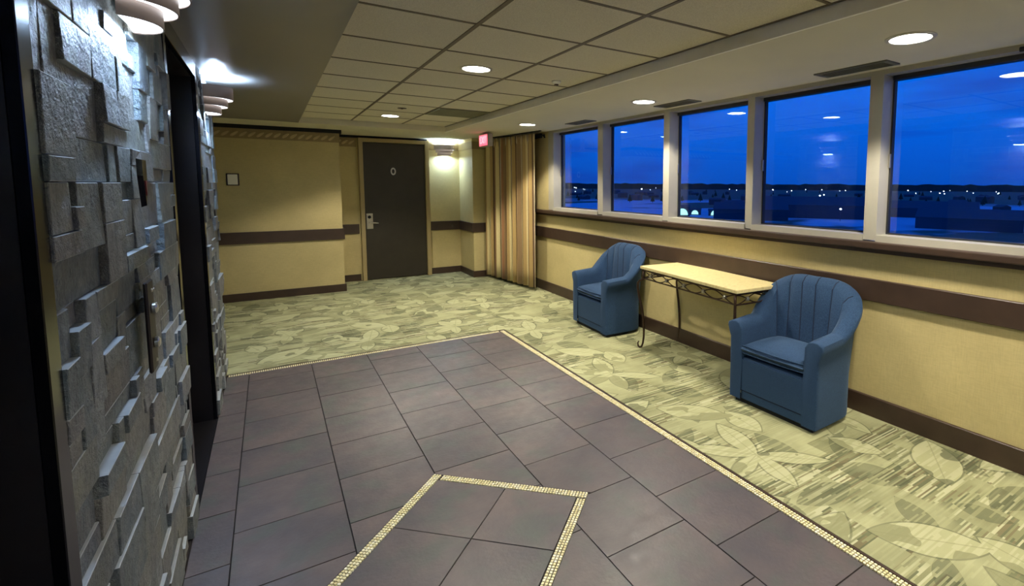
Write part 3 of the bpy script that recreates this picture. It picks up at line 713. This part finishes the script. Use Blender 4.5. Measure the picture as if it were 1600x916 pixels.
# ------------------------------------------------------------------ curtain
t = empty('curtain', (0, 0, 0)); tag(t, 'floor-length pleated curtain striped gold, copper, brown and cream in the corner', 'curtain')
path = []
P0, P1 = Vector((2.86, 7.82)), Vector((3.02, 6.36)); dd = (P1-P0).normalized(); nn = Vector((-dd.y, dd.x)); LL = (P1-P0).length
NP = 9; NS = 400
def cpt(u, z):
    top = (z-0.05)/2.14
    amp = 0.036*(1-0.35*top)+0.009*math.sin(u*31)
    ph = 2*PI*NP*(u+0.014*math.sin(9*u))
    w_ = math.sin(ph); off = amp*w_*(1+0.25*math.cos(2*ph))
    if top > 0.94: off *= 0.55
    p = P0+dd*(u*LL+0.028*math.sin(2*ph)*0.6)+nn*(-off)
    return (p.x, p.y, z)
rows = [0.05, 0.3, 0.7, 1.1, 1.5, 1.85, 2.05, 2.10, 2.12, 2.19]
v = [cpt(i/NS, z) for z in rows for i in range(NS+1)]
f = [(r*(NS+1)+i, r*(NS+1)+i+1, (r+1)*(NS+1)+i+1, (r+1)*(NS+1)+i) for r in range(len(rows)-1) for i in range(NS)]
me = mk_mesh('fabric', v, f, smooth=True, mats=[M_CURTAIN]); uvl = me.uv_layers.new(name='UVMap')
for lp in me.loops: uvl.data[lp.index].uv = ((lp.vertex_index % (NS+1))/NS, 0)
fo = link('fabric', me, t); sm = fo.modifiers.new('thickness', 'SOLIDIFY'); sm.thickness = 0.003
MB().box(-0.012, 0.012, -0.80, 0.80, -0.014, 0.0).build('track', M_PLINTH, t, loc=(2.95, 7.0, ZS), rot=(0, 0, math.atan2(dd.x, -dd.y)))
for i in range(12):
    u = i/11.0; p = P0+dd*(0.02+u*(LL-0.04)); MB().tube([(p.x, p.y, 2.15), (p.x, p.y, 2.207)], 0.004, 6).build('hook', M_SILVER, t)
# scarf bracket right of curtain top
t = MB().tube([(0, 0, 0), (0, -0.12, 0), (-0.03, -0.16, -0.01), (-0.03, -0.19, -0.04)], 0.011, 8).box(-0.015, 0.015, -0.02, 0.30, -0.03, 0.03).build('curtain_rod', M_PLINTH, loc=(W-0.05, 6.42, 2.17))
tag(t, 'dark curtain rod end at the ceiling between curtain and first window', 'curtain rod')

# ------------------------------------------------------------------ armchair (front faces local -y)
def make_armchair(label):
    t = empty('armchair'); tag(t, label, 'armchair', 'blue channel-back tub armchairs by the window wall')
    HW, DP = 0.332, 0.482
    # U path of the outer shell at floor level: parameters -> (point, outward normal, angle)
    pts = []
    straight = 0.24; R_x = HW; R_y = DP-straight
    for i in range(9): pts.append((HW, straight*i/8, 0.0))
    NA = 64
    for i in range(1, NA):
        a = PI*i/NA
        e = 0.62   # squircle
        cx_ = math.copysign(abs(math.cos(a))**e, math.cos(a)); sy_ = abs(math.sin(a))**e
        pts.append((R_x*cx_, straight+R_y*sy_, a))
    for i in range(9): pts.append((-HW, straight*(8-i)/8, PI))
    N = len(pts)
    nor = []
    for i in range(N):
        a = Vector(pts[max(i-1, 0)][:2]); b = Vector(pts[min(i+1, N-1)][:2]); d0 = (b-a).normalized(); nor.append(Vector((d0.y, -d0.x)))
    verts = []; NSEC = 0; groove = []
    for i, (x, y, a) in enumerate(pts):
        n = nor[i]; s_ = math.sin(a)
        s_ = max(0.0, s_)
        h = 0.572+0.018*min(1, y/straight) + 0.290*(s_**0.75)
        back = min(1.0, s_*1.6)
        lean = 0.003*back+0.052*abs(math.sin(2*a))**0.7*(1 if 0 < a < PI else 0)
        th = 0.088-0.0*back
        roll = 0.030*(1-back)+0.012*back
        ch = 0.0
        if s_ > 0:
            # channels: grooves spaced around the back
            u = (x/R_x)/0.34+0.5; ch = abs(math.sin(PI*u))**0.45*back
        P = Vector((x, y))
        def q_(out, z): p = P+n*out; return (p.x, p.y, z)
        zr = h-0.055
        sec = [q_(0.0, 0.035), q_(0.002, 0.06), q_(0.002, 0.30), q_(0.004+lean*0.5, zr-0.06), q_(roll*0.7+lean*0.9, zr-0.018), q_(roll+lean, zr+0.012), q_(roll*0.85+lean, zr+0.038),
               q_(roll*0.3+lean-0.012, h-0.002), q_(lean-0.040, h), q_(lean-0.068, h-0.010), q_(lean*0.9-th-0.004-0.014*ch, h-0.045), q_(lean*0.5-th-0.004-0.018*ch, h*0.5+0.22), q_(-th-0.006-0.014*ch, 0.42), q_(-th-0.012, 0.30)]
        NSEC = len(sec); verts += sec
    f = []
    for i in range(N-1):
        for k in range(NSEC-1):
            f.append((i*NSEC+k, (i+1)*NSEC+k, (i+1)*NSEC+k+1, i*NSEC+k+1))
    # front caps with inner bottom corners
    for i in (0, N-1):
        base = len(verts); x, y, a = pts[i]; sx = 1 if x > 0 else -1
        verts.append((x-sx*0.095, 0, 0.035))
        loop = [i*NSEC+k for k in range(NSEC)]+[base]
        f.append(tuple(loop) if i == 0 else tuple(reversed(loop)))
    b = MB().add(verts, f); o = b.build('shell', M_BLUE, t, smooth=True)
    bm = bmesh.new(); bm.from_mesh(o.data)
    es = [e for e in bm.edges if len(e.link_faces) == 2 and e.calc_face_angle(0) > 1.0 and all(abs(v.co.y) < 1e-4 for v in e.verts)]
    bmesh.ops.bevel(bm, geom=es, offset=0.007, segments=2, profile=0.5, affect='EDGES', clamp_overlap=True); bm.to_mesh(o.data); bm.free()
    o.data.polygons.foreach_set('use_smooth', [True]*len(o.data.polygons)); o.data.set_sharp_from_angle(angle=math.radians(50))
    # seam lines in the grooves of the back
    for xr in (-0.85, -0.51, -0.17, 0.17, 0.51, 0.85):
        i = min(range(9, N-9), key=lambda j: abs(pts[j][0]-xr*R_x))
        sec = [Vector(verts[i*NSEC+j]) for j in (8, 9, 10, 11, 12)]
        n = nor[i]; line = [s_-Vector((n.x, n.y, 0))*0.0005 for s_ in sec]
        MB().tube(line, 0.0032, 6).build('seam', M_SEAM, o)
    # deck, front panel
    box('seat_base', M_BLUE, -0.245, 0.245, 0.012, 0.40, 0.035, 0.325, t, bevel=0.01, seg=2)
    fp = box('front_panel', M_BLUE, -0.240, 0.240, 0.005, 0.016, 0.100, 0.318, t, bevel=0.005, seg=2)
    MB().tube([(-0.236, 0.011, 0.096), (0.236, 0.011, 0.096)], 0.003, 6).build('welt', M_SEAM, fp)
    # cushion: rounded crowned slab
    nx_, ny_ = 22, 20; v = []; f = []
    def prof(s_): return (1-abs(s_)**4)**0.5 if abs(s_) < 1 else 0
    for side in (1, -1):
        for j in range(ny_+1):
            for i in range(nx_+1):
                u = -1+2*i/nx_; w_ = -1+2*j/ny_
                uu = math.copysign(abs(u)**0.8, u); ww = math.copysign(abs(w_)**0.8, w_)
                e = min(prof(uu), prof(ww))
                crown = 0.030*(1-uu*uu)*(1-ww*ww) if side > 0 else 0
                zc = 0.388+side*(0.050*max(e, 0.0)+0.0)+crown
                v.append((uu*0.247*(1-0.0), 0.190+ww*0.192+(0.004*(1-uu*uu) if ww < 0 else 0)*-1, zc))
    m_ = (nx_+1)*(ny_+1)
    for j in range(ny_):
        for i in range(nx_):
            a = j*(nx_+1)+i; f.append((a, a+1, a+nx_+2, a+nx_+1)); f.append((m_+a, m_+a+nx_+1, m_+a+nx_+2, m_+a+1))
    cu_ = MB().add(v, f)
    me_o = cu_.build('seat_cushion', M_BLUE, t, smooth='full')
    bm = bmesh.new(); bm.from_mesh(me_o.data); bmesh.ops.remove_doubles(bm, verts=bm.verts, dist=0.0004); bm.to_mesh(me_o.data); bm.free()
    me_o.data.polygons.foreach_set('use_smooth', [True]*len(me_o.data.polygons))
    z1 = 0.418
    for zz in (0.412, 0.362):
        MB().tube([(-0.240, 0.010, zz), (-0.12, 0.0005, zz), (0, -0.002, zz), (0.12, 0.0005, zz), (0.240, 0.010, zz)], 0.0042, 6).build('piping', M_BLUE, me_o)
    MB().prism([(-0.30, 0.03), (0.30, 0.03), (0.30, 0.27), (0.2, 0.40), (-0.2, 0.40), (-0.30, 0.27)], 0.004, 0.04).build('plinth', M_PLINTH, t)
    return t
ch = make_armchair('blue tub armchair nearest the camera, right of the console table')
ch.location = (2.622, 2.045, 0.0); ch.rotation_euler = (0, 0, -PI/2+math.radians(1.5))
c2 = copy_tree(ch); c2['label'] = 'blue tub armchair farther away, left of the console table before the curtain'
c2.location = (2.662, 4.36, 0.0); c2.rotation_euler = (0, 0, -PI/2-math.radians(2.0)); c2.scale = (1.03, 1.0, 1.0)

# ------------------------------------------------------------------ console table
t = empty('console_table', (2.932, 2.975, 0.0), math.radians(-4.0)); tag(t, 'console table with cream stone top and scrolled wrought iron base between the armchairs', 'table')
LX, LY, ZT = 0.228, 0.615, 0.77
box('tabletop', M_TOP, -LX, LX, -LY, LY, ZT-0.026, ZT, t, bevel=0.005, seg=2)
ix, iy = LX-0.022, LY-0.025
rect = lambda z: [(-ix, -iy, z), (ix, -iy, z), (ix, iy, z), (-ix, iy, z)]
MB().box(-ix-.008, ix+.008, -iy-.008, -iy+.008, ZT-0.042, ZT-0.026).box(-ix-.008, ix+.008, iy-.008, iy+.008, ZT-0.042, ZT-0.026).box(-ix-.008, -ix+.008, -iy, iy, ZT-0.042, ZT-0.026).box(ix-.008, ix+.008, -iy, iy, ZT-0.042, ZT-0.026).build('top_rail', M_IRON, t)
zl = ZT-0.112
for a, b in (((-ix, -iy), (-ix, iy)), ((ix, -iy), (ix, iy)), ((-ix, -iy), (ix, -iy)), ((-ix, iy), (ix, iy))):
    MB().tube([(*a, zl), (*b, zl)], 0.0065, 8).build('lower_rail', M_IRON, t)
def apron(a, b, n):
    a = Vector((*a, 0)); b = Vector((*b, 0)); zc = (ZT-0.042+zl)/2; hz = (ZT-0.042-zl)/2
    for sg in (1, -1):
        pts = [(a+(b-a)*(k/(n*12)))+Vector((0, 0, zc+sg*hz*0.96*math.cos(PI*k/12))) for k in range(n*12+1)]
        nrm = (b-a).normalized().cross(Vector((0, 0, 1)))*0.004*sg
        MB().tube([p+nrm for p in pts], 0.0046, 6).build('scrollwork', M_IRON, t)
    for k in range(n):
        c = a+(b-a)*((k+0.5)/n); c.z = zc
        ax = (b-a).normalized()
        MB().tube([c-ax*0.012, c-ax*0.006, c+ax*0.006, c+ax*0.012], [0.012, 0.018, 0.018, 0.012], 10).build('collar', M_SILVER, t, smooth=True)
apron((-ix, -iy), (-ix, iy), 5); apron((ix, -iy), (ix, iy), 5); apron((-ix, -iy), (ix, -iy), 2); apron((-ix, iy), (ix, iy), 2)
for sx in (-1, 1):
    for sy in (-1, 1):
        x, y = sx*ix, sy*iy; wob = 1.0
        if sy < 0: y = -iy+0.012; wob = 0.0
        # upper straight post, then an S leg that swings out along y with a curled foot
        prof = [(0.000, ZT-0.045), (0.0, zl+0.01), (0.002, zl-0.01), (0.030, zl-0.02), (0.052, zl-0.045), (0.056, zl-0.09), (0.044, zl-0.16), (0.020, zl-0.25), (0.002, zl-0.34), (-0.008, zl-0.44), (-0.008, zl-0.54), (0.0, 0.055), (0.012, 0.022), (0.030, 0.012), (0.046, 0.022), (0.050, 0.048), (0.040, 0.066)]
        rad = [0.010, 0.010, 0.010, 0.010, 0.0105, 0.011, 0.011, 0.011, 0.010, 0.010, 0.0095, 0.009, 0.009, 0.009, 0.008, 0.007, 0.006]
        MB().tube([(x+sx*o_*0.45*(1 if sx < 0 else 0.3)*wob, y+sy*o_*wob, z) for o_, z in prof], rad, 10).build('leg', M_IRON, t, smooth='full')

# ------------------------------------------------------------------ outside: dusk landscape far below
G = -28.0
def ground_mat():
    t_ = NT('dusk_landscape'); p = t_.pos(); a = t_.noise(p, 0.0042, 4, 0.55, stretch=(1, 1.6, 1)); b = t_.noise(p, 0.03, 4)
    snow = t_.ramp(t_.math('ADD', a, t_.math('MULTIPLY', t_.math('SUBTRACT', b, 0.5), 0.14)), [(0.44, 0), (0.49, 1)])
    ln = t_.node('ShaderNodeVectorMath', operation='LENGTH'); t_.l.new(p, ln.inputs[0])
    near = t_.ramp(t_.math('DIVIDE', ln.outputs['Value'], 2000.0), [(0.46, 1), (0.56, 0)])
    snow = t_.math('MULTIPLY', snow, near)
    dk = t_.mix(b, (0.09, 0.085, 0.04), (0.26, 0.24, 0.13))
    return t_.set(t_.mix(snow, dk, (0.85, 0.85, 0.85)), 0.9)
gnd = MB().add([(10, -6000, G), (14000, -6000, G), (14000, 16000, G), (10, 16000, G)], [(0, 1, 2, 3)]).build('snowy_ground', ground_mat(), fix=False)
tag(gnd, 'dark snowy plain stretching to the horizon outside the windows', 'ground', kind='stuff')
M_TREE = simple('dark_conifer', (0.03, 0.04, 0.02), 0.9); M_BLD = simple('dusk_building', (0.08, 0.085, 0.1), 0.8); M_ROOF = simple('snowy_roof', (0.10, 0.11, 0.12), 0.8)
M_LAMP = emit('street_lamp_glow', (0.85, 0.95, 1.0), 9.0); M_LIT = emit('lit_pale_front', (0.45, 0.95, 0.85), 0.85)
rr = random.Random(21)
taken = [(326, 362, 12), (352, 372, 12), (358, 350, 12), (350, 300, 40), (420, 285, 60), (520, 225, 45), (400, 150, 40)]
def free_spot(a0, a1, pick, r):
    for _ in range(200):
        a = rr.uniform(a0, a1); d_ = pick(); x, y = d_*math.cos(a), d_*math.sin(a)
        if all((x-p[0])**2+(y-p[1])**2 > (r+p[2]+4)**2 for p in taken): break
    taken.append((x, y, r)); return x, y
FIXED_LAMPS = [(1146, 749), (894, 593), (865, 565), (530, 353), (393, 241), (1549, 655), (753, 1309), (1394, 579), (1654, 613), (1634, 545), (1900, 1500), (1560, 2700), (1400, 1830), (1900, 1400), (2300, 1100), (2400, 1000), (2350, 1250), (2500, 1750), (2200, 1450), (2100, 1950)]
taken += [(x, y, 3) for x, y in FIXED_LAMPS]
def building(x, y, w, dp, h, rz, label, group='houses far below the windows', arched=False):
    t_ = empty('distant_building', (x, y, G), rz); tag(t_, label, 'building', group)
    wb_ = box('wall', M_BLD, -dp/2, dp/2, -w/2, w/2, 0, h, t_)
    MB().add([(-dp/2-.4, -w/2-.4, h), (dp/2+.4, -w/2-.4, h), (dp/2+.4, w/2+.4, h), (-dp/2-.4, w/2+.4, h), (0, -w/2-.4, h+dp*.22), (0, w/2+.4, h+dp*.22)],
             [(0, 1, 2, 3), (0, 3, 5, 4), (1, 4, 5, 2), (0, 4, 1), (3, 2, 5)]).build('roof', M_ROOF, t_)
    if arched:
        n = 14; v = []
        for xx in (-dp/2-0.5, -dp/2-0.05):
            v += [(xx, arched*math.cos(PI*k/n), h*0.15+arched*1.15*math.sin(PI*k/n)) for k in range(n+1)]
        f = [tuple(range(n+1)), tuple(range(n+1, 2*n+2))[::-1]]+[(k, k+n+1, k+n+2, k+1) for k in range(n)]+[(0, n, 2*n+1, n+1)]
        MB().add(v, f).build('lit_front', M_LIT, t_)
building(326, 362, 14, 9, 9, 0.85, 'distant building with tall arched lit front low in the third window', arched=5.2)
building(352, 372, 12, 8, 5, 0.8, 'distant small building with pale lit arch, second from the left in the third window', arched=3.4)
building(358, 350, 13, 8, 5, 0.8, 'distant small building with pale lit arch, third from the left in the third window', arched=4.2)
building(350, 300, 62, 26, 9, 0.72, 'distant long dark shed low at the right of the third window')
building(420, 285, 95, 34, 12, 0.6, 'distant wide dark hall filling the lower left of the fourth window')
building(520, 225, 70, 30, 9, 0.4, 'distant long dark building at the lower left of the fifth window')
building(400, 150, 60, 28, 8, 0.3, 'distant dark building low in the middle of the fifth window')
for k in range(36):
    x, y = free_spot(0.24, 1.05, lambda: rr.uniform(650, 1700), 20)
    building(x, y, rr.uniform(12, 34), rr.uniform(9, 16), rr.uniform(5, 11), rr.uniform(0, 3), 'tiny dark house in the far town beyond the snow fields', 'tiny far town houses')
cone = MB(); cone.lathe([(2.6, 2.0), (1.4, 7.5), (0.1, 13)], 7); cone.lathe([(0.4, 0), (0.4, 2.2)], 6); cme = None
for k in range(70):
    x, y = free_spot(0.22, 1.12, lambda: rr.choice([rr.uniform(900, 1300), rr.uniform(800, 1000), rr.uniform(850, 2600), rr.uniform(1200, 2600)]), 7)
    nm_lab = 'dark conifer standing far out on the plain beyond the windows'
    if cme is None:
        o = cone.build('distant_tree', M_TREE); cme = o.data
    else: o = link('distant_tree', cme)
    o.location = (x, y, G); sc_ = rr.uniform(.7, 1.2); o.scale = (sc_*1.5, sc_*1.5, sc_); tag(o, nm_lab, 'tree', 'far trees on the plain')
# ridge on the horizon
v = []; f = []; n = 160
for k in range(n+1):
    a = -0.1+1.5*k/n; hh = 16+10*rr.random()
    for dd_, z in ((3600, G), (3700, G+hh+18), (3900, G)): v.append((dd_*math.cos(a), dd_*math.sin(a), z))
for k in range(n):
    b = 3*k; f += [(b, b+3, b+4, b+1), (b+1, b+4, b+5, b+2)]
o = MB().add(v, f).build('tree_ridge', M_TREE, fix=False); tag(o, 'dark wooded skyline along the horizon outside', 'treeline', kind='stuff')
lm = MB().tube([(0, 0, 0), (0, 0, 0.96)], 0.012, 5)
pole_me = None; head_me = None
lamps = [(x, y, s_) for x, y, s_ in [(1146, 749, 1.5), (894, 593, 1.6), (865, 565, 1.1), (530, 353, 1.1), (393, 241, 1.0), (1549, 655, 1.7), (753, 1309, 1.2), (1394, 579, 1.2), (1654, 613, 1.2), (1634, 545, 1.2), (1900, 1500, 2.6), (1560, 2700, 2.4), (1400, 1830, 3.6), (1900, 1400, 2.0), (2300, 1100, 2.6), (2400, 1000, 2.4), (2350, 1250, 2.0), (2500, 1750, 2.4), (2200, 1450, 2.0), (2100, 1950, 2.2)]]
for k in range(20):
    x, y = free_spot(0.25, 1.06, lambda: rr.uniform(900, 3300), 3); lamps.append((x, y, math.hypot(x, y)/1500*rr.uniform(.5, 1.0)))
for x, y, s_ in lamps:
    t_ = empty('street_lamp', (x, y, G)); tag(t_, 'tiny bright street lamp glowing in the dark plain beyond the windows', 'street lamp', 'far street lamps')
    hz = 9+rr.uniform(-2, 4)
    if pole_me is None:
        po = MB().tube([(0, 0, 0), (0, 0, 1)], 0.02, 6).build('pole', M_BLD, t_); pole_me = po.data
        ho = MB().lathe([(0.3, -1), (0.9, -.4), (1, 0), (0.9, .4), (0.3, 1)], 10).build('lamp_head', M_LAMP, t_); head_me = ho.data
    else: po = link('pole', pole_me, t_); ho = link('lamp_head', head_me, t_)
    po.scale = (8, 8, hz); ho.location = (0, 0, hz); ho.scale = (s_*.8, s_*.8, s_*.6)
